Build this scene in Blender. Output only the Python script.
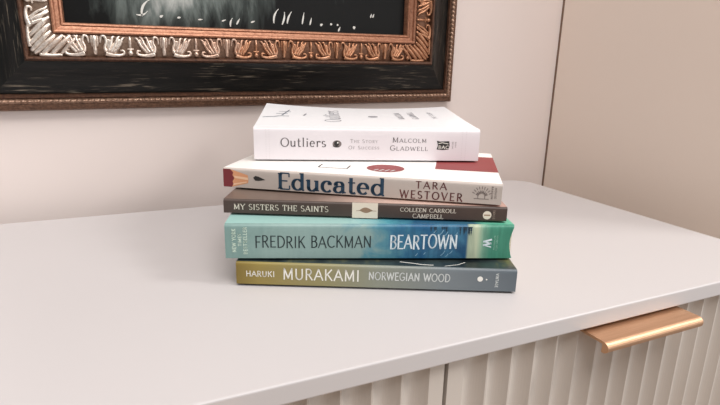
import bpy, math, random
from mathutils import Vector, Matrix
random.seed(7)
D = bpy.data
scene = bpy.context.scene
C = scene.collection
for o in list(D.objects):
    D.objects.remove(o, do_unlink=True)

# ------------------------------------------------------------------ camera
# units: metres.  z = 0 is the sideboard's top, the floor lies 0.78 m below it
YAW, PITCH, ROLL, FPX = math.radians(24.717), math.radians(14.978), math.radians(1.392), 515.83
cd = D.cameras.new('camera'); cam = D.objects.new('camera', cd); C.objects.link(cam)
fw = Vector((math.sin(YAW)*math.cos(PITCH), math.cos(YAW)*math.cos(PITCH), -math.sin(PITCH)))
rt = Vector((math.cos(YAW), -math.sin(YAW), 0)); up = rt.cross(fw)
r2 = rt*math.cos(ROLL)+up*math.sin(ROLL); u2 = up*math.cos(ROLL)-rt*math.sin(ROLL)
m3 = Matrix((r2, u2, -fw)).transposed()
cam.matrix_world = Matrix.Translation((0, 0, .157)) @ m3.to_4x4()
cd.sensor_fit = 'HORIZONTAL'; cd.sensor_width = 36; cd.lens = 36*FPX/720
cd.clip_start = .01
scene.camera = cam

# ------------------------------------------------------------------ light
w = D.worlds.new('room_light'); scene.world = w; w.use_nodes = True
bg = w.node_tree.nodes['Background']
bg.inputs[0].default_value = (1.0, .97, .95, 1); bg.inputs[1].default_value = .34

def area(name, loc, target, sx, sy, power, col):
    l = D.lights.new(name, 'AREA'); l.shape = 'RECTANGLE'; l.size = sx; l.size_y = sy
    l.energy = power; l.color = col
    o = D.objects.new(name, l); C.objects.link(o); o.location = loc
    o.rotation_euler = (Vector(target)-Vector(loc)).to_track_quat('-Z', 'Y').to_euler()
    return o
area('lamp_light', (1.85, -.62, 1.55), (.15, .45, .05), .55, .55, 25, (1, .97, .94))
area('window_light', (1.55, -1.45, .75), (.15, .4, .05), 1.5, 1.5, 16, (1, .975, .97))
area('ceiling_light', (.0, -.6, 2.1), (.1, .45, .0), 1.6, 1.6, 44, (1, .965, .945))

vs = scene.view_settings
vs.view_transform = 'Standard'; vs.look = 'None'; vs.gamma = 1; vs.exposure = 0.0
vs.use_curve_mapping = False

# ------------------------------------------------------------------ helpers
def lin(c):
    return tuple((x/12.92 if x <= .04045 else ((x+.055)/1.055)**2.4) for x in c)
def rgb(r, g, b):
    return lin((r/255, g/255, b/255))+(1,)

class NT:
    def __init__(s, name, rough=.5, metal=0., spec=.5):
        s.m = D.materials.new(name); s.m.use_nodes = True
        s.t = s.m.node_tree; s.b = s.t.nodes['Principled BSDF']
        s.b.inputs['Roughness'].default_value = rough
        s.b.inputs['Metallic'].default_value = metal
        s.b.inputs['Specular IOR Level'].default_value = spec
    def n(s, typ, **kw):
        x = s.t.nodes.new(typ)
        for k, v in kw.items():
            if k in x.inputs.keys(): x.inputs[k].default_value = v
            else: setattr(x, k, v)
        return x
    def l(s, a, b): s.t.links.new(a, b)
    def coord(s, out='Object', scale=(1, 1, 1), loc=(0, 0, 0)):
        t = s.n('ShaderNodeTexCoord'); mp = s.n('ShaderNodeMapping')
        mp.inputs['Scale'].default_value = scale; mp.inputs['Location'].default_value = loc
        s.l(t.outputs[out], mp.inputs[0]); return mp.outputs[0]
    def noise(s, vec, scale, detail=4, rough=.55, dist=0):
        x = s.n('ShaderNodeTexNoise'); x.inputs['Scale'].default_value = scale
        x.inputs['Detail'].default_value = detail; x.inputs['Roughness'].default_value = rough
        x.inputs['Distortion'].default_value = dist
        s.l(vec, x.inputs['Vector']); return x.outputs['Fac']
    def ramp(s, fac, stops, interp='LINEAR'):
        x = s.n('ShaderNodeValToRGB'); cr = x.color_ramp; cr.interpolation = interp
        while len(cr.elements) < len(stops): cr.elements.new(.5)
        for e, (p, c) in zip(cr.elements, stops):
            e.position = p; e.color = c if len(c) == 4 else c+(1,)
        s.l(fac, x.inputs[0]); return x.outputs[0]
    def mix(s, fac, a, b, mode='MIX'):
        x = s.n('ShaderNodeMix'); x.data_type = 'RGBA'; x.blend_type = mode
        for k, v in ((0, fac), (6, a), (7, b)):
            if hasattr(v, 'links') or hasattr(v, 'is_linked'): s.l(v, x.inputs[k])
            else: x.inputs[k].default_value = v
        return x.outputs[2]
    def math(s, op, a, b=0., clamp=False):
        x = s.n('ShaderNodeMath'); x.operation = op; x.use_clamp = clamp
        for k, v in ((0, a), (1, b)):
            if hasattr(v, 'is_linked'): s.l(v, x.inputs[k])
            else: x.inputs[k].default_value = v
        return x.outputs[0]
    def sep(s, vec):
        x = s.n('ShaderNodeSeparateXYZ'); s.l(vec, x.inputs[0]); return x.outputs
    def col(s, c):
        if hasattr(c, 'is_linked'): s.l(c, s.b.inputs['Base Color'])
        else: s.b.inputs['Base Color'].default_value = c
    def bump(s, h, strength, dist):
        x = s.n('ShaderNodeBump'); x.inputs['Strength'].default_value = strength
        x.inputs['Distance'].default_value = dist
        s.l(h, x.inputs['Height']); s.l(x.outputs[0], s.b.inputs['Normal'])

def plain(name, c, rough=.5, metal=0., var=.0, scale=60, spec=.5):
    t = NT(name, rough, metal, spec)
    if var:
        n = t.noise(t.coord(), scale, 4)
        a = tuple(max(0, x*(1-var)) for x in c[:3])+(1,); b = tuple(min(1, x*(1+var)) for x in c[:3])+(1,)
        t.col(t.ramp(n, [(.3, a), (.7, b)]))
    else: t.col(c)
    return t.m

def mesh(name, verts, faces, mats, parent=None, smooth=False, midx=None, loc=None):
    me = D.meshes.new(name); me.from_pydata([tuple(v) for v in verts], [], faces); me.update()
    for m in (mats if isinstance(mats, (list, tuple)) else [mats]): me.materials.append(m)
    if midx:
        for p, i in zip(me.polygons, midx): p.material_index = i
    if smooth:
        for p in me.polygons: p.use_smooth = True
    o = D.objects.new(name, me); C.objects.link(o)
    if parent: o.parent = parent
    if loc: o.location = loc
    return o
def bevel(o, w, seg=2, ang=35):
    b = o.modifiers.new('bevel', 'BEVEL'); b.width = w; b.segments = seg; b.limit_method = 'ANGLE'
    b.angle_limit = math.radians(ang); b.harden_normals = False
    return o
def box(x0, y0, z0, x1, y1, z1):
    v = [(x, y, z) for z in (z0, z1) for x, y in ((x0, y0), (x1, y0), (x1, y1), (x0, y1))]
    return v, [(3, 2, 1, 0), (4, 5, 6, 7), (0, 1, 5, 4), (1, 2, 6, 5), (2, 3, 7, 6), (3, 0, 4, 7)]
def empty(name, loc, rz=0, label=None, cat=None, group=None):
    o = D.objects.new(name, None); C.objects.link(o); o.location = loc; o.rotation_euler = (0, 0, rz)
    o.empty_display_size = .02
    if label: o['label'] = label; o['category'] = cat
    if group: o['group'] = group
    return o
def structure(o): o['kind'] = 'structure'; return o
def extrude(poly, axis, a0, a1):
    """prism of a 2D polygon; axis 'x': poly in (y,z); axis 'z': poly in (x,y)"""
    n = len(poly)
    f = (lambda p, a: (a, p[0], p[1])) if axis == 'x' else (lambda p, a: (p[0], p[1], a))
    v = [f(p, a0) for p in poly]+[f(p, a1) for p in poly]
    fc = [(i, (i+1) % n, n+(i+1) % n, n+i) for i in range(n)]
    fc += [tuple(range(n-1, -1, -1)), tuple(range(n, 2*n))]
    return v, fc

# ------------------------------------------------------------------ room
wall_m = NT('painted_wall', .85, 0, .2)
n = wall_m.noise(wall_m.coord(), 900, 3)
wall_m.col(rgb(231, 219, 214)); wall_m.bump(n, .04, .001); wall_m = wall_m.m
wallr_m = NT('painted_side_panel', .7, 0, .25)
n = wallr_m.noise(wallr_m.coord(), 700, 3)
wallr_m.col(rgb(240, 225, 213)); wallr_m.bump(n, .03, .001); wallr_m = wallr_m.m
FLOOR = -.78
WY = .605        # wall behind
structure(mesh('wall_back', *box(-1.6, WY, FLOOR, .5940, WY+.1, 1.7), wall_m))
structure(mesh('wall_right', *box(.5945, .26, FLOOR, .72, WY-.0035, 1.7), wallr_m))
gap_m = plain('dark_joint', rgb(128, 104, 88), .9)
structure(mesh('trim_1', *box(.5941, WY-.0034, FLOOR, .70, WY+.05, 1.7), gap_m))
fl = NT('oak_floor', .45)
c = fl.coord('Object', (1, 8, 1)); nn = fl.noise(c, 6, 5)
fl.col(fl.ramp(nn, [(.3, rgb(150, 116, 84)), (.7, rgb(186, 150, 112))]))
structure(mesh('floor', *box(-1.6, -1.8, FLOOR-.05, .72, WY+.1, FLOOR), fl.m))

# ------------------------------------------------------------------ sideboard
F, BK, XL, XR = .2221, .576, -.548, .524     # front edge, back edge, ends of the top
TH = .0125
lac = NT('white_lacquer', .38, 0, .4)
n = lac.noise(lac.coord(), 40, 3)
lac.col(rgb(198, 194, 194)); lac.bump(n, .02, .0006); lac = lac.m
door_m = NT('greige_lacquer', .42, 0, .4); door_m.col(rgb(200, 192, 184)); door_m = door_m.m
dark_m = plain('shadowed_carcass', rgb(150, 142, 134), .7)
brass = NT('brushed_copper', .48, 1.)
cc = brass.coord('Object', (6, 900, 900)); nn = brass.noise(cc, 3, 3)
brass.col(brass.ramp(nn, [(.3, rgb(204, 162, 128)), (.7, rgb(220, 180, 148))])); brass.bump(nn, .05, .0003)
brass = brass.m

sb = empty('sideboard', (0, 0, FLOOR), 0, 'long off-white sideboard with fluted doors under the stack of books', 'sideboard')
def S(name, vf, m, **k):   # parts are written in world numbers, the root sits on the floor
    v, f = vf
    return mesh(name, [(a, b, c-FLOOR) for a, b, c in v], f, m, sb, **k)
def round_outline(x0, y0, x1, y1, rb):
    p = [(x0, y0), (x1, y0)]
    for i in range(9):
        a = math.pi/2*i/8; p.append((x1-rb+rb*math.cos(a), y1-rb+rb*math.sin(a)))
    for i in range(9):
        a = math.pi/2+math.pi/2*i/8; p.append((x0+rb+rb*math.cos(a), y1-rb+rb*math.sin(a)))
    return p
top = S('top_panel', extrude(round_outline(XL, F, XR, BK, .03), 'z', -TH, 0), lac); bevel(top, .0012, 3, 60)
CR = F+.0065      # crest line of the flutes
BOT = -.66
S('carcass', box(XL+.014, CR+.016, BOT-.02, XR-.014, BK-.012, -TH), dark_m)
for nm, x0, x1 in (('side_panel', XL+.004, XL+.0135), ('side_panel', XR-.0135, XR-.004)):
    S(nm, box(x0, CR+.002, BOT-.02, x1, BK-.012, -TH), door_m)
for sx in (XL+.07, XR-.07):
    for sy in (F+.06, BK-.07):
        vv, ff = [], []
        for k, (z, r) in enumerate(((FLOOR, .011), (BOT-.02, .018))):
            for i in range(16):
                a = i*math.pi/8; vv.append((sx+r*math.cos(a), sy+r*math.sin(a), z))
        for i in range(16): ff.append((i, (i+1) % 16, 16+(i+1) % 16, 16+i))
        ff += [tuple(range(15, -1, -1)), tuple(range(16, 32))]
        S('leg', (vv, ff), brass)
def door(x0, x1, arris, pitch, handle):
    top_z = -.0168
    depth = .0058
    pts = [(x0, CR)]
    xs = []
    a = arris
    while a-pitch > x0+.004: a -= pitch
    edge = a
    # leading strip, flutes, closing strip
    pts.append((edge-.0006, CR))
    while edge+pitch < x1-.003:
        for i in range(0, 13):
            t = i/12; s = 1-(2*t-1)**2
            pts.append((edge+.0006+(pitch-.0012)*t, CR+depth*s))
        edge += pitch
    pts.append((x1, CR))
    # dedupe
    pl = [pts[0]]
    for q in pts[1:]:
        if abs(q[0]-pl[-1][0]) > 1e-5: pl.append(q)
    pl += [(x1, CR+.0155), (x0, CR+.0155)]
    d = S('door', extrude(pl, 'z', BOT, top_z), door_m)
    if handle:
        h0, h1 = handle
        yf, zt = .2045, -.0148
        pr = [(CR+.013, zt), (CR+.013, zt-.0021), (yf+.005, zt-.0021)]
        for i in range(13):          # rounded lip
            a = -math.pi*.42-math.pi*1.08*i/12
            pr.append((yf+.0041+.0041*math.cos(a), zt-.0041+.0041*math.sin(a)))
        pr[3:] = [(y, z) for y, z in pr[3:]]
        v, f = extrude(pr, 'x', h0, h1)
        ho = mesh('handle', [(a, b, c-FLOOR) for a, b, c in v], f, brass, d)
        ho['label'] = 'copper-coloured edge pull handle'
        bevel(ho, .0004, 2, 50)
    return d
door(-.5295, -.1809, -.1937, .0193, (-.40, -.296))
door(-.1780, .1643, .1545, .0193, (-.057, .0415))
door(.1672, .5095, .1780, .0193, (.2743, .3715))

# ------------------------------------------------------------------ picture frame
# profile: t = distance outwards from the sight edge, y = depth
SX0, SX1, SZ0, SZ1 = -.0427, .3235, .1908, .465
SHEAR = .0115
XC = .14
def fz(x, z): return z+SHEAR*(x-XC)
pic = empty('framed_picture', (XC, WY-.001, .1085), 0, 'dark abstract painting in an ornate black and bronze carved frame on the wall', 'picture')
def P3(x, y, z): return (x-XC, y-(WY-.001), fz(x, z)-.1085)

def rail_point(side, a, t, y):
    """a = position along the rail in x (or z), t outward from sight edge"""
    if side == 'bottom': return (a, y, SZ0-t)
    if side == 'top': return (a, y, SZ1+t)
    if side == 'left': return (SX0-t, y, a)
    return (SX1+t, y, a)
def sweep(name, prof, mat, along=None, step=None):
    """mitred sweep of an open profile [(t,y)] round four rails"""
    V, Fc, UV = [], [], []
    for side in ('bottom', 'right', 'top', 'left'):
        lo, hi = ((SX0, SX1) if side in ('bottom', 'top') else (SZ0, SZ1))
        ns = 2 if not step else int((hi-lo+.16)/step)+2
        base = len(V); k = len(prof)
        for i in range(ns):
            f = i/(ns-1)
            for (t, y) in prof:
                a = (lo-t)+(hi-lo+2*t)*f
                yy = y
                if along: yy += along(a, t)
                V.append(P3(*rail_point(side, a, t, yy))); UV.append((a, t))
        for i in range(ns-1):
            for j in range(k-1):
                q = (base+i*k+j, base+i*k+j+1, base+(i+1)*k+j+1, base+(i+1)*k+j)
                Fc.append(q if side in ('bottom', 'left') else q[::-1])
    o = mesh(name, V, Fc, mat, pic, True)
    uvl = o.data.uv_layers.new(name='rail')
    for lp in o.data.loops: uvl.data[lp.index].uv = UV[lp.vertex_index]
    o.data.set_sharp_from_angle(angle=math.radians(40))
    return o
# materials
def bronze(name, dark, mid, light, rough, metal=.75, sc=500):
    t = NT(name, rough, metal)
    uvc = t.coord('UV', (120, 900, 1))
    n1 = t.noise(uvc, 1.0, 4, .6); n2 = t.noise(t.coord(), sc, 3)
    a = t.ramp(n1, [(.3, dark), (.55, mid), (.78, light)])
    t.col(t.mix(.35, a, t.ramp(n2, [(.35, dark), (.65, light)])))
    t.bump(n2, .25, .0006)
    return t.m
bz_outer = bronze('worn_bronze', rgb(60, 42, 34), rgb(112, 80, 62), rgb(160, 122, 96), .42, .45)
bz_cord = bronze('bright_bronze', rgb(96, 68, 54), rgb(150, 114, 92), rgb(206, 176, 154), .36, .55)
bz_dark = bronze('brown_bronze', rgb(46, 30, 24), rgb(82, 52, 38), rgb(130, 92, 68), .45, .4)
bz_sight = bronze('copper_gilt', rgb(126, 80, 60), rgb(176, 122, 94), rgb(208, 158, 128), .4, .5)
blk = NT('distressed_black_lacquer', .4, 0, .3)
u = blk.coord('UV', (26, 420, 1)); n1 = blk.noise(u, 1, 6, .62, .4)
u2_ = blk.coord('UV', (10, 130, 1), (3, 5, 0)); n2 = blk.noise(u2_, 1, 4, .6)
base = blk.ramp(n2, [(.35, rgb(8, 9, 9)), (.7, rgb(24, 23, 21))])
n3 = blk.noise(blk.coord('UV', (14, 40, 1), (7, 2, 0)), 1, 2)
scr = blk.math('MULTIPLY', blk.ramp(n1, [(.55, (0, 0, 0)), (.68, (1, 1, 1))]), blk.ramp(n3, [(.46, (.06, .06, .06)), (.62, (1, 1, 1))]))
blk.col(blk.mix(scr, base, rgb(140, 128, 112)))
blk.bump(n1, .3, .0012); blk = blk.m
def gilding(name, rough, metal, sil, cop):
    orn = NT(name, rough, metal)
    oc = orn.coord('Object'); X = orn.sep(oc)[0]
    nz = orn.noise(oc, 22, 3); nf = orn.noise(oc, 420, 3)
    # highlight from the left put into the colour: silver fading to copper rightwards
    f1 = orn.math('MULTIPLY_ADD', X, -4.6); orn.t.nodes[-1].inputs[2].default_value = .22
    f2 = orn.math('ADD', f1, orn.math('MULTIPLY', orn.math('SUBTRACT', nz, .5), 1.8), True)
    gilt_sheen = orn.mix(f2, cop, sil)
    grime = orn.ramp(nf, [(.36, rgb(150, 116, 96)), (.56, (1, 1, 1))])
    orn.col(orn.mix(.4, gilt_sheen, grime, 'MULTIPLY'))
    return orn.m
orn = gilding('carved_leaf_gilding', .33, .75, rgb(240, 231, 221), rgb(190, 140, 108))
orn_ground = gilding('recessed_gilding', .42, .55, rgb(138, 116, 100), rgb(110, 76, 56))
ground_m = plain('ornament_ground', rgb(118, 86, 66), .45, .4, .4, 300)

def bead(a, t): return -.0017*abs(math.sin(math.pi*a/.0052))
# outer moulding: back edge, flat fillet, beaded cord, inner fillet
sweep('outer_moulding', [(.0825, WY-.001), (.0825, .5965), (.0805, .5938), (.0768, .5925), (.0755, .5925)], bz_outer)
sweep('beaded_cord', [(.0757, .5932), (.0748, .5908), (.0733, .5897), (.0718, .5905), (.0708, .5928)], bz_cord, bead, .00085)
sweep('inner_fillet', [(.0710, .5925), (.0700, .5903), (.0672, .5898), (.0662, .5925)], bz_dark)
sweep('black_band', [(.0664, .5925), (.0640, .5915), (.0560, .5885), (.0490, .5835), (.0430, .5785), (.0385, .5755), (.0352, .5748)], blk)
sweep('inner_rim', [(.0354, .576), (.0348, .5728), (.0333, .5712), (.0316, .5716), (.0306, .574), (.0300, .5765)], bz_dark)
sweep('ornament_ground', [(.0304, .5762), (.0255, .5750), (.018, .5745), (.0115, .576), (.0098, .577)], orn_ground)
sweep('sight_rim', [(.0104, .5775), (.0098, .5742), (.0085, .5733), (.0070, .5742), (.0064, .5766), (.0042, .5772), (.0030, .5785), (.0022, .5775), (.0008, .5780), (0, .5800), (0, .588)], bz_sight)

# carved leaves
def catmull(P, n):
    out = []
    Q = [P[0]]+list(P)+[P[-1]]
    for i in range(1, len(Q)-2):
        for j in range(n):
            t = j/n
            out.append([.5*((2*b)+(-a+c)*t+(2*a-5*b+4*c-d)*t*t+(-a+3*b-3*c+d)*t**3) for a, b, c, d in zip(Q[i-1], Q[i], Q[i+1], Q[i+2])])
    out.append(list(P[-1])); return out
OV, OF = [], []
def strand(side, pts, a0, flip, lo=.0300, hi=.0108, base=.5758, sgn=1):
    """pts: (a in mm along, b 0..1 from outer to inner edge, radius mm, lift mm)"""
    cur = catmull([(sgn*p[0]/1000, p[1], p[2]*RS/1000, p[3]/1000) for p in pts], 4)
    k = 7; b0 = len(OV)
    W = []
    for a, b, r, h in cur:
        W.append((a0+a, lo+(hi-lo)*b, base-h, r))
    for i, (a, t, y, r) in enumerate(W):
        pa, pb = W[max(0, i-1)], W[min(len(W)-1, i+1)]
        da, dt = pb[0]-pa[0], pb[1]-pa[1]; L = math.hypot(da, dt) or 1e-9
        na, nt = -dt/L, da/L
        for j in range(k):
            th = 2*math.pi*j/k
            OV.append(P3(*rail_point(side, a+na*r*math.cos(th), t+nt*r*math.cos(th), y-min(r, .0022)*1.25*math.sin(th))))
    n = len(W)
    for i in range(n-1):
        for j in range(k):
            OF.append((b0+i*k+j, b0+i*k+(j+1) % k, b0+(i+1)*k+(j+1) % k, b0+(i+1)*k+j))
    OF.append(tuple(range(b0+k-1, b0-1, -1))); OF.append(tuple(range(b0+(n-1)*k, b0+n*k)))
PIT = .0622; RS = 1.3
PLUME = [
    [(4.6, .92, .6, .6), (6.8, .84, .9, 1.4), (9.8, .52, 1.0, 2.0), (15.5, .17, 1.2, 2.2)],
    [(8.6, .97, .6, .6), (10.8, .88, .9, 1.6), (13.2, .55, 1.1, 2.3), (17.6, .20, 1.4, 2.4)],
    [(13.0, .92, .6, .8), (15.2, .92, .9, 1.6), (17.0, .60, 1.1, 2.4), (20.0, .22, 1.6, 2.6)],
    [(21.5, .20, 1.5, 2.6), (22.6, .42, 1.1, 2.4), (20.9, .70, 1.0, 2.0), (22.2, .95, 1.0, 1.8), (25.2, .92, .9, 1.4), (26.2, .62, .7, .8)],
    [(22, .14, 2.2, 2.6), (17, .06, 1.7, 2.2), (10.5, .04, 1.3, 1.8), (6.2, .12, 1.1, 1.6), (6.6, .27, .9, 1.6), (9.4, .27, .6, 1.2)],
]
PAD = [[(8, .80, 2.4, -.2), (12, .55, 3.2, .2), (17, .26, 3.8, .5), (21, .12, 2.6, .4)], [(19, .2, 2.6, .2), (19.5, .5, 2.6, .2), (18, .8, 2.4, 0)]]
def motif(side, a0, lim):
    for sg in (1, -1):
        if lim[0] < a0+sg*.024 < lim[1]:
            for q in PAD: strand(side, q, a0, False, sgn=sg)
    for sg in (1, -1):
        for s in PLUME:
            m = max(abs(q[0]) for q in s)/1000
            if lim[0] < a0+sg*m < lim[1]: strand(side, s, a0, False, sgn=sg)
    if lim[0]+.008 < a0 < lim[1]-.008:
        strand(side, [(0, .98, .7, .8), (0, .75, 1.2, 1.4), (0, .5, 1.0, 1.2), (0, .34, .8, 1.0)], a0, False)
        strand(side, [(-3, .36, .6, .9), (0, .34, .9, 1.2), (3, .36, .6, .9)], a0, False)
        strand(side, [(0, .30, 1.0, 1.0), (0, .16, 1.9, 1.4), (0, .02, 1.1, .8)], a0, False)
    c = a0+PIT/2
    if lim[0] < c-.004 and c+.004 < lim[1]:
        strand(side, [(0, .98, 1.6, .8), (0, .80, 2.0, 1.6), (0, .50, 1.5, 1.5), (0, .25, 1.6, 1.5), (0, .06, 1.3, 1.0)], c, False)
        for s in (-1, 1):
            strand(side, [(s*2.4, .98, .6, .6), (s*2.8, .75, .7, 1.0), (s*2.2, .45, .5, .8)], c, False)
for side in ('bottom', 'top'):
    for k in range(-1, 6):
        a0 = .0123+PIT*k
        if SX0-.009 < a0 < SX1+.005: motif(side, a0, (SX0-.011, SX1+.011))
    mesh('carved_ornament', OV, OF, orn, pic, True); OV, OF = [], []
for side in ('left', 'right'):
    for k in range(0, 6):
        a0 = SZ0+.018+.0512*k
        motif(side, a0, (SZ0-.006, SZ1+.008))
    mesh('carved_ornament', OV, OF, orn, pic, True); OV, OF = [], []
# corner leaves: lobes of both rails lean into each mitre
def corner_half(side, c, sg):
    for a1, a2, rr in ((-.0082, -.0262, 1.7), (-.0020, -.0200, 1.8), (.0042, -.0128, 1.7), (.0102, -.0048, 1.4)):
        am = (a1+a2)/2
        strand(side, [(1000*sg*a1, .97, rr*.6, .6), (1000*sg*(a1*.72+a2*.28+.0008), .74, rr, 1.4), (1000*sg*(am-.0010), .46, rr*1.15, 1.9), (1000*sg*(a2-.0002), .06, rr*.8, 1.2)], c, False)
    strand(side, [(1000*sg*-.0225, .03, 1.6, 1.2), (1000*sg*-.013, .0, 1.5, 1.2), (1000*sg*-.004, .03, 1.3, 1.0)], c, False)
for cx, sx in ((SX0, 1), (SX1, -1)):
    for cz, sz, nm in ((SZ0, 1, 'bottom'), (SZ1, -1, 'top')):
        corner_half(nm, cx, sx); corner_half('left' if sx > 0 else 'right', cz, sz)
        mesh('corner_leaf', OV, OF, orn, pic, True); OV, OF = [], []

# canvas
pt = NT('abstract_painting', .5, 0, .2)
oc = pt.coord('Object'); sx_, sy_, sz_ = pt.sep(oc)
vs_ = pt.coord('Object', (1, 1, .35)); n1 = pt.noise(vs_, 22, 7, .62, .8); n2 = pt.noise(pt.coord('Object', (1, 1, .3), (.3, 0, 0)), 60, 5, .6, .5)
def band(v, c, wd):   # soft hump
    a = pt.math('SUBTRACT', v, c); a = pt.math('DIVIDE', a, wd); a = pt.math('MULTIPLY', a, a)
    return pt.math('SUBTRACT', 1.0, a, True)
hx = band(sx_, -.068, .10)
hz = pt.math('MULTIPLY_ADD', sz_, 14.0); pt.t.nodes[-1].inputs[2].default_value = -.75
msk = pt.math('MULTIPLY', hx, pt.math('MAXIMUM', .35, pt.math('MINIMUM', hz, 1.0)))
dens = pt.math('MULTIPLY', msk, pt.math('MULTIPLY_ADD', n1, 2.6)); pt.t.nodes[-2].inputs[2].default_value = -.42
tot = pt.math('ADD', dens, pt.math('MULTIPLY', pt.math('SUBTRACT', n2, .5), 1.0))
pt.col(pt.ramp(tot, [(.12, rgb(12, 13, 13)), (.34, rgb(56, 62, 60)), (.56, rgb(104, 112, 109)), (.95, rgb(188, 190, 186))]))
pt.bump(n2, .15, .002)
mesh('canvas', [P3(*q) for q in box(SX0-.004, .587, SZ0-.004, SX1+.004, .591, SZ1+.004)[0]], box(0, 0, 0, 1, 1, 1)[1], pt.m, pic)
mesh('backing_board', [P3(*q) for q in box(SX0-.06, .5935, SZ0-.06, SX1+.06, WY-.0015, SZ1+.06)[0]], box(0, 0, 0, 1, 1, 1)[1], ground_m, pic)
white_p = plain('white_paint', rgb(214, 214, 208), .5)
SV, SF = [], []
def dab(x, z, l, ang, wd, bend=0):
    n = 6; SV.clear(); SF.clear(); b0 = 0; a = math.radians(ang); wd *= 1.5; l *= 1.15
    for i in range(n+1):
        f = i/n; s = (f-.5)*l; o = bend*(1-(2*f-1)**2); ww = wd*(math.sin(math.pi*min(.93, f+.1))**.6)
        for q in (-ww/2, ww/2):
            X = x+s*math.cos(a)-(o+q)*math.sin(a); Z = z+s*math.sin(a)+(o+q)*math.cos(a)
            SV.append(P3(X, .5866, Z))
    for i in range(n): SF.append((b0+2*i, b0+2*i+1, b0+2*i+3, b0+2*i+2))
    mesh('paint_dab', SV, SF, white_p, pic)
for (x, z, l, an, wd, bd) in ((.030, .2078, .016, 62, .0016, .003), (.026, .203, .010, 20, .0012, -.002), (.044, .2005, .003, 30, .0016, 0),
        (.061, .200, .003, 10, .0013, 0), (.082, .199, .004, 5, .001, 0), (.106, .199, .004, 20, .001, 0), (.114, .1975, .008, 75, .0012, .001),
        (.121, .1985, .006, 60, .0012, 0), (.137, .199, .004, 20, .0012, 0), (.163, .206, .014, 70, .0014, .002), (.171, .204, .012, 78, .0014, -.001),
        (.178, .205, .012, 68, .0014, .001), (.194, .205, .011, 80, .0012, 0), (.203, .202, .007, 76, .0012, 0), (.216, .199, .003, 30, .0018, 0), (.236, .1995, .002, 0, .0016, 0),
        (.238, .195, .005, 65, .0014, 0), (.257, .1975, .0028, 20, .0024, 0), (.2785, .2115, .004, 75, .0012, 0), (.2815, .2115, .004, 70, .0012, 0), (.228, .200, .0022, 0, .0018, 0)):
    dab(x, z, l, an, wd, bd)

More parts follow.
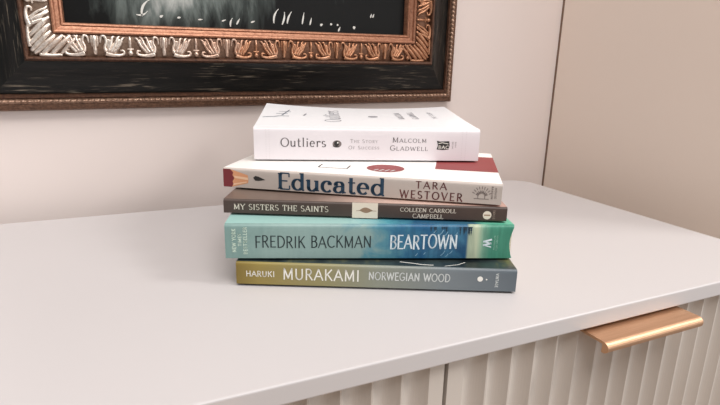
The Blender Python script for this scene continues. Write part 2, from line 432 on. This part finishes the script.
# ------------------------------------------------------------------ stroke lettering
def arc(cx, cy, rx, ry, a0, a1, n=14):
    return [(cx+rx*math.cos(math.radians(a0+(a1-a0)*i/n)), cy+ry*math.sin(math.radians(a0+(a1-a0)*i/n))) for i in range(n+1)]
G = {
 'A': (.80, [[(.02, 0), (.40, 1)], [(.40, 1), (.78, 0)], [(.16, .34), (.64, .34)]]),
 'B': (.66, [[(.12, 0), (.12, 1)], [(.12, 1), (.32, 1)]+arc(.32, .765, .24, .235, 90, -90)+[(.12, .53)], [(.12, .53), (.34, .53)]+arc(.34, .265, .27, .265, 90, -90)+[(.12, 0)]]),
 'C': (.78, [arc(.46, .5, .40, .5, 48, 312, 20)]),
 'D': (.80, [[(.12, 0), (.12, 1)], [(.12, 1), (.30, 1)]+arc(.30, .5, .44, .5, 90, -90)+[(.12, 0)]]),
 'E': (.62, [[(.12, 0), (.12, 1)], [(.12, 1), (.56, 1)], [(.12, .52), (.48, .52)], [(.12, 0), (.58, 0)]]),
 'F': (.58, [[(.12, 0), (.12, 1)], [(.12, 1), (.55, 1)], [(.12, .5), (.47, .5)]]),
 'G': (.84, [arc(.46, .5, .40, .5, 48, 335, 22)+[(.80, .44)], [(.54, .44), (.80, .44)]]),
 'H': (.80, [[(.12, 0), (.12, 1)], [(.68, 0), (.68, 1)], [(.12, .52), (.68, .52)]]),
 'I': (.30, [[(.15, 0), (.15, 1)]]),
 'K': (.74, [[(.12, 0), (.12, 1)], [(.64, 1), (.14, .42)], [(.28, .58), (.68, 0)]]),
 'L': (.58, [[(.12, 0), (.12, 1)], [(.12, 0), (.55, 0)]]),
 'M': (.96, [[(.12, 0), (.14, 1)], [(.14, 1), (.48, .1)], [(.48, .1), (.82, 1)], [(.82, 1), (.84, 0)]]),
 'N': (.84, [[(.12, 0), (.12, 1)], [(.12, 1), (.70, 0)], [(.70, 0), (.70, 1)]]),
 'O': (.92, [arc(.46, .5, .40, .5, 0, 360, 28)]),
 'P': (.64, [[(.12, 0), (.12, 1)], [(.12, 1), (.32, 1)]+arc(.32, .73, .25, .27, 90, -90)+[(.12, .46)]]),
 'Q': (.92, [arc(.46, .5, .40, .5, 0, 360, 28), [(.5, .25), (.84, -.1)]]),
 'R': (.70, [[(.12, 0), (.12, 1)], [(.12, 1), (.32, 1)]+arc(.32, .75, .24, .25, 90, -90)+[(.12, .5)], [(.32, .5), (.64, 0)]]),
 'S': (.60, [arc(.30, .745, .22, .255, 38, 270, 14)+arc(.30, .255, .24, .235, 90, -142, 14)[1:]]),
 'T': (.70, [[(.35, 0), (.35, 1)], [(.03, 1), (.67, 1)]]),
 'U': (.80, [[(.12, 1), (.12, .34)]+arc(.40, .34, .28, .34, 180, 360)+[(.68, 1)]]),
 'V': (.76, [[(.03, 1), (.38, 0)], [(.38, 0), (.73, 1)]]),
 'W': (1.12, [[(.03, 1), (.30, 0)], [(.30, 0), (.56, .95)], [(.56, .95), (.82, 0)], [(.82, 0), (1.09, 1)]]),
 'Y': (.74, [[(.03, 1), (.37, .46)], [(.71, 1), (.37, .46)], [(.37, .46), (.37, 0)]]),
 'u': (.66, [[(.12, .66), (.12, .2)]+arc(.30, .2, .18, .2, 180, 290, 8)+[(.52, .2)], [(.52, .66), (.52, 0)]]),
 't': (.42, [[(.18, .92), (.18, .14)]+arc(.29, .14, .11, .14, 180, 320, 8), [(.04, .66), (.38, .66)]]),
 'l': (.32, [[(.16, 0), (.16, 1.06)]]),
 'i': (.32, [[(.16, 0), (.16, .66)], arc(.16, .90, .03, .03, 0, 360, 8)]),
 'e': (.60, [[(.09, .36), (.50, .36)]+arc(.29, .34, .22, .33, 6, 315, 18)]),
 'r': (.48, [[(.14, 0), (.14, .66)], arc(.32, .42, .18, .24, 172, 60, 8), arc(.42, .58, .03, .03, 0, 360, 8)]),
 's': (.50, [arc(.25, .50, .16, .165, 40, 270, 12)+arc(.25, .165, .19, .165, 90, -145, 12)[1:]]),
 'd': (.68, [arc(.31, .33, .23, .33, 45, 315, 18), [(.53, 1.06), (.53, 0)], [(.53, 0), (.64, 0)]]),
 'c': (.56, [arc(.31, .33, .23, .33, 50, 315, 18), arc(.44, .52, .035, .035, 0, 360, 8)]),
 'a': (.62, [arc(.28, .47, .18, .19, 160, 0, 10)+[(.46, .10), (.50, .02), (.60, .03)], [(.46, .40)]+arc(.25, .19, .18, .19, 95, 300, 12)+[(.46, .14)], arc(.13, .50, .03, .03, 0, 360, 8)]),
 ' ': (.36, []),
}
def glyphs(text, u0, u1, v0, h, thick, thin=None, serif=0., track=.06, jitter=0., small=1.):
    """flat polygons (mm) of a line of lettering filling u0..u1 with cap height h"""
    thin = thick if thin is None else thin
    hs = [1. if (i == 0 or text[i-1] == ' ') else small for i in range(len(text))]
    adv = sum(G[c][0]*z+track for c, z in zip(text, hs))-track
    k = (u1-u0)/adv
    polys = []; x = 0; h0 = h
    for c, z in zip(text, hs):
        wd, st = G[c]; h = h0*z; wd *= z
        jy = random.uniform(-jitter, jitter)*h; js = 1+random.uniform(-jitter, jitter)
        for s in st:
            p = [(u0+(x+a*z)*k, v0+jy+b*h*js) for a, b in s]
            curve = len(s) > 4
            n = len(p)
            for i in range(n-1):
                (a, b), (e, f) = p[i], p[i+1]
                dx, dy = e-a, f-b; L = math.hypot(dx, dy)
                if L < 1e-7: continue
                sl = abs(dy)/L
                if curve: wgt = thin+(thick-thin)*sl**1.4
                elif sl < .3: wgt = thin
                elif abs(dx) > .12*abs(dy) and dx*dy > 0: wgt = thin+(thick-thin)*.15
                else: wgt = thick
                wgt *= h/2
                nx, ny = -dy/L*wgt, dx/L*wgt
                ex, ey = (dx/L*wgt*.35, dy/L*wgt*.35) if curve else (0, 0)
                if not serif and not curve: ex, ey = dx/L*wgt*.8, dy/L*wgt*.8
                polys.append([(a-nx-ex, b-ny-ey), (e-nx+ex, f-ny+ey), (e+nx+ex, f+ny+ey), (a+nx-ex, b+ny-ey)])
            if serif and len(s) >= 2:
                ends = [(s[0], s[1], p[0])]+[(s[-1], s[-2], p[-1])]
                for q, r, w in ends:
                    dx, dy = q[0]-r[0], q[1]-r[1]
                    if abs(dy) > abs(dx)*1.1 and (q[1] in (0, 1, 1.06, .66)) and c not in 'tec':
                        hw = serif*h; ht = thin*h*.9
                        if c in 'MNVWAY' or q[1] in (0, 1): l, rr = hw, hw
                        if q[1] in (1.06, .66): l, rr = hw*1.1, thick*h/2
                        elif c == 'd' : continue
                        else: l, rr = hw, hw
                        s_ = 1 if q[1] == 0 else -1
                        polys.append([(w[0]-l, w[1]), (w[0]+rr, w[1]), (w[0]+rr, w[1]+s_*ht), (w[0]-l, w[1]+s_*ht)])
                    elif abs(dx) > abs(dy)*3 and q[1] in (0, 1) and c in 'EFLTZ':
                        s_ = 1 if q[1] == 0 else -1; d = thin*h*.5
                        polys.append([(w[0]-d, w[1]), (w[0]+d, w[1]), (w[0]+d, w[1]+s_*.24*h), (w[0]-d, w[1]+s_*.24*h)])
        x += wd+track
    return polys
def vertical(polys, cu, cv, ccw=True):
    """turn polygons 90 degrees about the origin and move to cu, cv"""
    if ccw: return [[(cu-b, cv+a) for a, b in p] for p in polys]
    return [[(cu+b, cv-a) for a, b in p] for p in polys]
def ellipse(cu, cv, ru, rv, n=24): return [[(cu+ru*math.cos(2*math.pi*i/n), cv+rv*math.sin(2*math.pi*i/n)) for i in range(n)]]
def rect(a, b, c, d): return [[(a, b), (c, b), (c, d), (a, d)]]
def line(pts, wd):
    out = []
    for (a, b), (e, f) in zip(pts, pts[1:]):
        L = math.hypot(e-a, f-b) or 1e-9; nx, ny = -(f-b)/L*wd/2, (e-a)/L*wd/2
        out.append([(a-nx, b-ny), (e-nx, f-ny), (e+nx, f+ny), (a+nx, b+ny)])
    return out

# ------------------------------------------------------------------ books
inkm = {}
def ink(name, c, rough=.5):
    if name not in inkm: inkm[name] = plain(name, c, rough)
    return inkm[name]
pages = NT('page_edges', .9, 0, .1)
oc = pages.coord('Object', (1, 1, 1)); Z = pages.sep(oc)[2]
nz = pages.noise(pages.coord('Object', (8, 8, 3500)), 1, 2)
pages.col(pages.ramp(nz, [(.3, rgb(196, 184, 164)), (.7, rgb(232, 222, 204))])); pages = pages.m

class Book:
    def __init__(s, name, o, r, T, D_, rad, spine_m, cover_m, label, warp=None, side=None):
        s.o = Vector((o[0], o[1], o[2])); d = Vector((r[0]-o[0], r[1]-o[1])); s.L = d.length
        s.T, s.D = T, D_
        s.warp = warp or (lambda u, w: 0.); s.side = side or (lambda f, v: 0.)
        s.root = empty(name, s.o, math.atan2(d.y, d.x), label, 'book', 'paperbacks in the stack on the sideboard')
        t = .0005; L = s.L
        # profile of the wrap: bottom cover - spine - top cover
        NW = 14; rw, rz = .022, .0017       # the lower cover flares up towards the spine and leaves a slot below it
        def path(off):
            p = []
            for i in range(NW): p.append((D_-(D_-rw)*i/(NW-1), off, 1))
            for i in range(1, 4): f = i/4; p.append((rw+(.0006-rw)*f, off+(rz-.0003)*f, 1))
            p.append((.0006, rz-.0003+off, 1)); p.append((off, rz, 0))
            for i in range(1, 6): p.append((off, rz+(T-rad-rz)*i/6, 0))
            for i in range(0, 5): a = math.pi/2*i/4; p.append((rad-(rad-off)*math.cos(a), T-rad+(rad-off)*math.sin(a), 0))
            for i in range(1, NW): p.append((rad+(D_-rad)*i/(NW-1), T-off, 1))
            return p
        po, pi_ = path(0), path(t)
        NU = 28; k = len(po)
        V, Fc, MI = [], [], []
        for lay in (po, pi_):
            for i in range(NU+1):
                f = i/NU
                for (w_, v, _) in lay:
                    u = f*L+s.side(f, v/T)
                    wz = s.warp(f, w_/D_)*max(0, v/T)**3
                    V.append((u, w_, v+wz))
        off = (NU+1)*k
        for i in range(NU):
            for j in range(k-1):
                a, b, c, d_ = i*k+j, i*k+j+1, (i+1)*k+j+1, (i+1)*k+j
                sp = 0 if (po[j][2] == 0 and po[j+1][2] == 0) else 1
                Fc.append((a, d_, c, b)); MI.append(sp)
                Fc.append((off+a, off+b, off+c, off+d_)); MI.append(1)
            for j in (0, k-1):
                a, b = i*k+j, (i+1)*k+j
                Fc.append((a, b, off+b, off+a) if j else (b, a, off+a, off+b)); MI.append(1)
        for i, fl_ in ((0, 0), (NU, 1)):
            for j in range(k-1):
                a, b = i*k+j, i*k+j+1
                Fc.append((a, off+a, off+b, b) if fl_ else (b, off+b, off+a, a)); MI.append(1)
        cv = mesh('cover', V, Fc, [spine_m, cover_m], s.root, True, MI)
        cv.data.set_sharp_from_angle(angle=math.radians(50))
        # page block
        V, Fc = [], []
        ys = [.0012+(D_-.0022)*i/12 for i in range(13)]
        for v in (t+.0001, T-t-.0001):
            for i in range(NU+1):
                f = i/NU
                for y in ys:
                    wz = (s.warp(f, y/D_)*(v/T)**3-.00003) if v > T/2 else max(0., (rz+.0001)*(1-(y-.0006)/(rw+.001)))
                    V.append((.0012+(L-.0024)*f+s.side(f, v/T)*.6, y, v+wz))
        k = 13; off = (NU+1)*k
        for i in range(NU):
            for j in range(k-1):
                a, b, c, d_ = i*k+j, i*k+j+1, (i+1)*k+j+1, (i+1)*k+j
                Fc.append((a, b, c, d_)); Fc.append((off+a, off+d_, off+c, off+b))
            a, b = i*k, (i+1)*k; Fc.append((a, b, off+b, off+a))
            a, b = i*k+k-1, (i+1)*k+k-1; Fc.append((b, a, off+a, off+b))
        for i in (0, NU):
            for j in range(k-1):
                a, b = i*k+j, i*k+j+1
                Fc.append((b, a, off+a, off+b) if i == 0 else (a, b, off+b, off+a))
        mesh('page_block', V, Fc, pages, s.root)
    su, dv = 1., 0.
    def spine(s, name, polys, m, lift=.00012):
        V, Fc = [], []
        for p in polys:
            p = [(a*s.su, b+s.dv) for a, b in p]
            b = len(V)
            ar = sum(p[i][0]*p[(i+1) % len(p)][1]-p[(i+1) % len(p)][0]*p[i][1] for i in range(len(p)))
            if ar < 0: p = p[::-1]
            V += [(q[0]/1000, -lift, q[1]/1000) for q in p]
            Fc.append(tuple(range(b, len(V))))
        return mesh(name, V, Fc, m, s.root)
    def top(s, name, polys, m, lift=.00015):
        """polygons (u, w in mm) printed on the upper cover, following its bow"""
        V, Fc = [], []
        for p in polys:
            ar = sum(p[i][0]*p[(i+1) % len(p)][1]-p[(i+1) % len(p)][0]*p[i][1] for i in range(len(p)))
            if ar < 0: p = p[::-1]
            b = len(V)
            for (u, w_) in p:
                f = u/1000/s.L; q = w_/1000/s.D
                V.append((u/1000+s.side(f, 1), w_/1000, s.T+s.warp(f, q)+lift))
            Fc.append(tuple(range(b, len(V))))
        return mesh(name, V, Fc, m, s.root)
    def patch(s, name, u0, w0, u1, w1, m, lift=.0001, n=10):
        """rectangular print on the upper cover, subdivided so it follows the bow"""
        P = []
        for i in range(n):
            for j in range(n):
                a, b = u0+(u1-u0)*i/n, u0+(u1-u0)*(i+1)/n; c, d = w0+(w1-w0)*j/n, w0+(w1-w0)*(j+1)/n
                P.append([(a, c), (b, c), (b, d), (a, d)])
        return s.top(name, P, m, lift)

# --- bottom: olive to blue-grey spine
def gradient_x(name, stops, L, rough=.4, mott=.0, sc=60, stretch=(1, 1, 1)):
    t = NT(name, rough, 0, .4)
    oc = t.coord(); X = t.sep(oc)[0]
    x = t.math('DIVIDE', X, L)
    if mott:
        nn = t.noise(t.coord('Object', stretch), sc, 5)
        x = t.math('ADD', x, t.math('MULTIPLY', t.math('SUBTRACT', nn, .5), mott))
    t.col(t.ramp(x, stops)); return t
nor_sp = gradient_x('olive_to_slate_print', [(0, rgb(128, 108, 50)), (.08, rgb(150, 132, 72)), (.3, rgb(146, 138, 96)), (.5, rgb(138, 142, 128)), (.75, rgb(118, 126, 130)), (1, rgb(96, 105, 112))], .202, .35).m
nor_cv = NT('dark_cover_print', .3)
nn = nor_cv.noise(nor_cv.coord('Object', (1, .4, 1)), 45, 5)
nor_cv.col(nor_cv.ramp(nn, [(.35, rgb(22, 28, 32)), (.55, rgb(52, 62, 62)), (.7, rgb(110, 108, 70))])); nor_cv = nor_cv.m
nor = Book('paperback_book', (.0645, .3504, 0), (.2461, .2638), .0183, .128, .0020, nor_sp, nor_cv,
           'thin paperback with olive to slate spine and white lettering, bottom of the stack')
nor.dv = .5
nor.su = .992
wh = ink('white_print', rgb(238, 236, 228))
nor.spine('author_lettering', glyphs('HARUKI', 7.2, 28.0, 7.3, 4.0, .15, track=.12)+glyphs('MURAKAMI', 34.0, 89.6, 5.8, 8.1, .125, track=.14), wh)
nor.spine('title_lettering', glyphs('NORWEGIAN WOOD', 96.2, 155.0, 7.4, 5.7, .13, track=.12), ink('pale_print', rgb(214, 218, 216)))
nor.spine('publisher_mark', ellipse(176.6, 10.3, 2.0, 2.0)+ellipse(181.2, 10.0, .6, .6), wh)
nor.spine('publisher_lettering', vertical(glyphs('VINTAGE', 0, 10.5, 0, 1.9, .2, track=.25), 187.8, 14.8, False), ink('pale_print', rgb(214, 218, 216)))
nor.top('cover_streak', line([(118, 9.5), (126, 7.5), (134, 5.2), (142, 4.6)], .9)+line([(150, 3.5), (160, 7), (166, 12)], .6), wh)

# --- second: teal / blue / green
t = NT('teal_blue_watercolour_print', .36, 0, .4)
oc = t.coord(); X = t.sep(oc)[0]; x = t.math('DIVIDE', X, .2118)
n1 = t.noise(t.coord('Object', (1, 1, 1)), 55, 6, .6, .6)
n2 = t.noise(t.coord('Object', (1, 1, .12), (1, 1, 0)), 260, 4, .6)
xx = t.math('ADD', x, t.math('MULTIPLY', t.math('SUBTRACT', n1, .5), .34))
base = t.ramp(xx, [(0, rgb(122, 152, 147)), (.20, rgb(142, 168, 163)), (.44, rgb(136, 163, 160)), (.52, rgb(84, 140, 156)), (.60, rgb(52, 110, 142)), (.68, rgb(36, 92, 132)), (.75, rgb(62, 116, 146)), (.82, rgb(34, 82, 118))])
right = t.ramp(x, [(.825, rgb(30, 86, 124)), (.834, rgb(176, 190, 164)), (.862, rgb(190, 200, 172)), (.885, rgb(128, 174, 150)), (.91, rgb(78, 148, 124)), (.985, rgb(66, 138, 114)), (1, rgb(104, 166, 148))])
sel = t.ramp(x, [(.822, (0, 0, 0)), (.832, (1, 1, 1))])
b2 = t.mix(sel, base, right)
streak = t.ramp(n2, [(.32, (.62, .66, .68)), (.58, (1, 1, 1))])
t.col(t.mix(t.ramp(x, [(.5, (.15, .15, .15)), (.6, (.8, .8, .8))]), b2, streak, 'MULTIPLY')); bear_sp = t.m
bear_cv = gradient_x('teal_cover_print', [(0, rgb(154, 194, 188)), (.40, rgb(154, 192, 187)), (.56, rgb(80, 150, 164)), (.64, rgb(36, 84, 116)), (.84, rgb(52, 96, 116)), (.89, rgb(96, 170, 146)), (1, rgb(88, 176, 146))], .212, .35, .10, 90).m
def bear_side(f, v):
    g = max(0, (f-.9)/.1)
    return g*g*(-.0030*math.sin(math.pi*min(1, max(0, v)))**1.2)
bear = Book('paperback_book', (.0585, .3559, .0184), (.2550, .2809), .0273, .136, .0026, bear_sp, bear_cv,
            'thick paperback with teal, blue and green watercolour spine, second from the bottom', side=bear_side)
bear.dv = .35
bear.su = .989
dk = ink('charcoal_print', rgb(36, 52, 54))
bear.spine('author_lettering', glyphs('FREDRIK BACKMAN', 21.4, 106.2, 9.7, 8.4, .115, .085, track=.10, jitter=.035), dk)
bear.spine('title_lettering', glyphs('BEARTOWN', 119.8, 170.2, 9.0, 10.2, .12, .085, track=.10, jitter=.04), ink('ice_white_print', rgb(222, 234, 240)))
bear.spine('bestseller_lettering',
           vertical(glyphs('NEW YORK', 0, 17.5, 0, 2.5, .2, track=.2), 7.6, 6.0)
           + vertical(glyphs('TIMES', 0, 9.2, 0, 2.1, .2, track=.2), 11.5, 10.6)
           + vertical(glyphs('BESTSELLER', 0, 20.4, 0, 2.4, .2, track=.2), 15.6, 4.4), ink('pale_mint_print', rgb(206, 226, 210)))
bear.spine('publisher_mark', vertical(glyphs('W', 0, 6.0, 0, 5.4, .26, .14), 190.2, 16.0, False), ink('ice_white_print', rgb(222, 234, 240)))
bear.spine('publisher_lettering', vertical(glyphs('WASHINGTON', 0, 11, 0, 1.1, .16, track=.2), 197.6, 19, False)+vertical(glyphs('SQUARE PRESS', 0, 11.5, 0, 1.1, .16, track=.2), 199.6, 19, False), ink('soft_mint_print', rgb(150, 200, 178)))
# little conifers and birds over the blue
P = []
for i in range(13):
    cx = (150, 152, 153.5, 158, 160, 161, 172, 174, 175.2, 176.4, 177.6, 178.6, 180)[i]+random.uniform(-.4, .4); ht = random.uniform(1.2, 4.2); b = 25.6
    if i > 5: ht += 2.0
    for q in range(3): P.append([(cx-.9+.2*q, b-ht*q/3), (cx+.9-.2*q, b-ht*q/3), (cx, b-ht*(q+1.6)/3)])
bear.spine('tree_silhouettes', P, ink('night_blue_print', rgb(34, 62, 80)))
P = []
for (a, b, l) in ((158, 21, 5), (161.5, 20, 4), (160, 5, 5), (166, 6, 3), (153, 22, 3), (163, 3.5, 3), (169, 20, 3), (140, 4, 2.5), (146, 5, 2)):
    P += line([(a-l*.4, b-l*.35), (a, b), (a+l*.25, b+l*.45)], .5)
bear.spine('frost_branches', P, ink('frost_print', rgb(130, 172, 196)))

# --- third: dark brown
sis_sp = plain('brown_print', rgb(76, 62, 56), .42, 0, .08, 90)
sis_cv = gradient_x('brown_and_blush_cover', [(0, rgb(112, 97, 88)), (.30, rgb(118, 101, 92)), (.50, rgb(184, 158, 146)), (.7, rgb(200, 172, 160)), (1, rgb(176, 142, 132))], .212, .4, .08, 60).m
sis = Book('paperback_book', (.0626, .3797, .0458), (.2519, .2872), .0121, .136, .0018, sis_sp, sis_cv,
           'slim dark brown paperback with cream square on its spine, middle of the stack')
sis.dv = .15
sis.su = .994
cr = ink('cream_print', rgb(232, 222, 206))
sis.spine('title_lettering', glyphs('MY SISTERS THE SAINTS', 7.8, 79.0, 4.3, 4.3, .15, .08, .14, track=.14), cr)
sis.spine('cream_panel', rect(96.8, .5, 116.0, 12.3), ink('cream_panel_print', rgb(236, 222, 204)), .00008)
fe = [(102.0, 6.4)]+[(102.8+9.2*i/10, 6.5+2.2*math.sin(math.pi*(i/10)**.8)) for i in range(1, 10)]+[(112.6, 6.3)]+[(111.6-9.0*i/10, 6.2-1.7*math.sin(math.pi*(i/10))) for i in range(1, 10)]
sis.spine('feather_drawing', [fe]+line([(99.8, 6.0), (103, 6.3), (115, 6.2)], .35), ink('taupe_print', rgb(158, 128, 104)))
sis.spine('author_lettering', glyphs('COLLEEN CARROLL', 132.6, 174.2, 6.5, 2.9, .17, .09, .15, track=.13)+glyphs('CAMPBELL', 142.1, 164.8, 1.8, 3.2, .16, .09, .15, track=.13), cr)
sis.spine('publisher_mark', ellipse(197.3, 5.6, 3.2, 3.2), cr)
sis.spine('publisher_band', rect(195.0, 5.2, 199.6, 6.1), ink('taupe_print', rgb(158, 128, 104)), .0002)
sis.spine('publisher_lettering', vertical(glyphs('IMAGE', 0, 6.8, 0, 1.5, .2, track=.3), 201.6, 9.4, False), ink('grey_beige_print', rgb(160, 142, 130)))

# --- fourth: cream white with navy title
edu_sp = plain('cream_white_print', rgb(194, 183, 175), .5, 0, .02, 80)
edu_cv = plain('white_cover_print', rgb(246, 242, 238), .4)
def edu_warp(f, w): return 0.
edu = Book('paperback_book', (0.0689, 0.4125, .0580), (0.2473, 0.2894), .0171, .140, .0020, edu_sp, edu_cv,
           'cream paperback with bold navy title and pencil drawing on its spine, second from the top', edu_warp)
edu.dv = 1.15
edu.su = .986
edu.spine('title_lettering', glyphs('Educated', 46.3, 132.6, 1.7, 12.8, .22, .085, .15, track=.05), ink('navy_print', rgb(34, 64, 88)))
br = ink('maroon_print', rgb(98, 50, 50))
edu.spine('author_lettering', glyphs('TARA', 155.8, 179.0, 9.4, 5.0, .18, .12, track=.28)+glyphs('WESTOVER', 144.0, 191.2, 1.4, 5.6, .18, .12, track=.28), br)
edu.spine('pencil_paint', [[(.05, .7), (7.2, .7), (8.6, 3.2), (7.9, 5.2), (9.6, 8), (8.0, 10.4), (8.8, 12.6), (6.2, 15.2), (.05, 15.2)]], ink('pencil_red_print', rgb(122, 40, 46)))
edu.spine('pencil_wood', [[(7.2, .8), (21.0, 4.6), (21.6, 7.0), (9.6, 8), (7.9, 5.2), (8.6, 3.2)], [(9.6, 8), (21.6, 7.2), (21.0, 11.0), (6.4, 15.1), (8.8, 12.6), (8.0, 10.4)]], ink('pencil_wood_print', rgb(222, 158, 116)))
edu.spine('pencil_wood_grain', [[(9.8, 8.2), (21.4, 7.0), (21.2, 9.0), (9.2, 10.0)], [(8.4, 2.2), (20, 5.0), (20, 5.8), (8.6, 3.6)]], ink('pencil_light_print', rgb(240, 200, 164)), .0002)
edu.spine('pencil_lead', [[(25.6, 9.2), (27.4, 10.8), (30, 10.4), (36.0, 8.0), (30, 6.9), (27.2, 7.0)]], ink('graphite_print', rgb(44, 42, 42)))
P = []
for i in range(9):
    a = math.radians(25+130*i/8)
    for r0, r1 in ((2.6, 5.2), (6.0, 8.2)):
        P += line([(205.2+.95*r0*math.cos(a), 5.5+r0*math.sin(a)), (205.2+.95*r1*math.cos(a), 5.5+r1*math.sin(a))], .55)
P += line([(199.5, 4.2), (210.5, 4.2)], .5)+line([(202.5, 4.2), (202.5, 8)], .5)+line([(207.5, 4.2), (207.5, 8)], .5)+line([(201, 7.5), (205, 9.6), (209, 7.5)], .5)
edu.spine('publisher_mark', P, ink('warm_grey_print', rgb(128, 116, 112)))
edu.spine('publisher_lettering', vertical(glyphs('RANDOM', 0, 9.5, 0, 1.3, .2, track=.25), 212.0, 14, False)+vertical(glyphs('HOUSE', 0, 8, 0, 1.3, .2, track=.25), 214.6, 13, False), ink('warm_grey_print', rgb(128, 116, 112)))
edu.patch('cover_band', 166, 44, 216.9, 116, ink('brick_red_print', rgb(140, 58, 58)))
edu.top('cover_sticker', ellipse(126, 35, 15.5, 15.5, 40), ink('brick_red_print', rgb(140, 58, 58)))
edu.top('sticker_lettering', line([(118, 22.8), (121, 29)], 1.3)+line([(122.5, 22.5), (125.5, 29)], 1.3)+line([(127, 22.5), (130, 29)], 1.3)+line([(131.5, 23.0), (134.5, 29)], 1.3), ink('pale_print', rgb(214, 218, 216)), .0003)
edu.top('cover_box', line([(72, 24), (72, 38)], 1.2)+line([(96, 24), (96, 38)], 1.2)+line([(72, 24), (96, 24)], 1.2), ink('graphite_print', rgb(44, 42, 42)))
edu.top('cover_pencil_point', [[(.8, 80), (4.5, 78), (5, 88), (.8, 90)]], ink('graphite_print', rgb(44, 42, 42)))

# --- top: white
out_sp = plain('white_spine_print', rgb(226, 220, 223), .45, 0, .01, 80)
out_cv = plain('white_matt_cover', rgb(240, 240, 242), .4)
def out_warp(f, w): return (.0097*(.60+.40*(2*f-1)**2)-.0006*f)*max(0, (w-.05)/.95)**1.15
out = Book('paperback_book', (.0987, .4322, .0752), (.2833, .3674), .0293, .133, .0032, out_sp, out_cv,
           'white paperback with small grey title and curled cover, topmost of the stack', out_warp)
out.dv = .3
out.su = .984
gy = ink('grey_print', rgb(92, 86, 88)); lg = ink('light_grey_print', rgb(160, 152, 154))
out.spine('title_lettering', glyphs('Outliers', 22.8, 62.0, 12.5, 7.3, .135, .06, .09, track=.10), gy)
out.spine('marble_mark', ellipse(71.6, 15.2, 3.9, 3.1), ink('mid_grey_print', rgb(122, 112, 110)))
out.spine('marble_core', ellipse(71.2, 15.4, 2.2, 2.3)+line([(68.0, 13.6), (70, 12.6), (73.5, 12.7)], .7), ink('graphite_print', rgb(44, 42, 42)), .0002)
out.spine('marble_glint', ellipse(72.2, 16.2, .7, .6), wh, .00028)
out.spine('subtitle_lettering', glyphs('THE STORY', 83.2, 107.4, 16.3, 3.0, .13, .08, .12, track=.22, small=.78)+glyphs('OF SUCCESS', 81.6, 108.8, 10.8, 2.8, .15, .09, .12, track=.22, small=.78), lg)
out.spine('author_lettering', glyphs('MALCOLM', 120.4, 150.6, 17.0, 4.2, .15, .08, .13, track=.18, small=.78)+glyphs('GLADWELL', 118.3, 152.1, 10.0, 4.2, .15, .08, .13, track=.18, small=.78), gy)
out.spine('publisher_mark', [[(160.2, 11.2), (166, 10.8), (171.0, 11.3), (171.8, 15), (171.2, 18.6), (163, 18.2), (160.0, 18.9), (161.2, 15)]], ink('graphite_print', rgb(44, 42, 42)))
out.spine('publisher_initials', glyphs('BAC', 161.8, 171.0, 11.9, 2.6, .24, .16, track=.16)+line([(161.5, 16.4), (165, 17.2), (170.5, 16.2)], .55), wh, .0002)
out.spine('publisher_lettering', vertical(glyphs('BACK BAY', 0, 6.2, 0, 1.1, .16, track=.2), 174.0, 18, False)+vertical(glyphs('BOOKS', 0, 5, 0, 1.1, .16, track=.2), 176.6, 18, False), lg)
fa = ink('faint_grey_print', rgb(214, 208, 210))
for xs in ((10.4, 13.2), (183.0, 186.4)):
    P = []
    for x0 in xs:
        for i in range(13): P += rect(x0-.18, 1.6+i*2.05, x0+.18, 2.7+i*2.05)
    out.spine('hinge_crease', P, fa)
def up(polys, cu, cv): return vertical(polys, cu, cv, True)
out.top('cover_title_lettering', up(glyphs('Outliers', 0, 74, 0, 15, .12, .06, .10, track=.08), 76, 36), ink('cover_grey_print', rgb(150, 150, 156)))
out.top('cover_author_lettering', up(glyphs('MALCOLM', 0, 40, 0, 6, .15, .08, .1, track=.1), 139, 58)+up(glyphs('GLADWELL', 0, 44, 0, 6, .15, .08, .1, track=.1), 153, 58)+up(glyphs('THE STORY', 0, 40, 0, 4, .15, .08, .1, track=.1), 172, 60), ink('cover_grey_print', rgb(150, 150, 156)))
out.top('cover_marble', ellipse(109, 72, 5.0, 5.0), ink('cover_grey_print', rgb(150, 150, 156)))
out.top('cover_stroke', line([(41, 68), (43, 82)], 2.0), ink('cover_grey_print', rgb(150, 150, 156)))
out.top('cover_quote_lettering', line([(3, 52), (9, 56), (13, 57), (18, 62), (27, 62.5)], 2.2)+line([(14, 75), (25, 77)], 1.6)+line([(16, 88), (28, 89)], 1.2)+line([(20, 66), (26, 100)], 1.4), ink('blue_grey_print', rgb(104, 112, 124)))
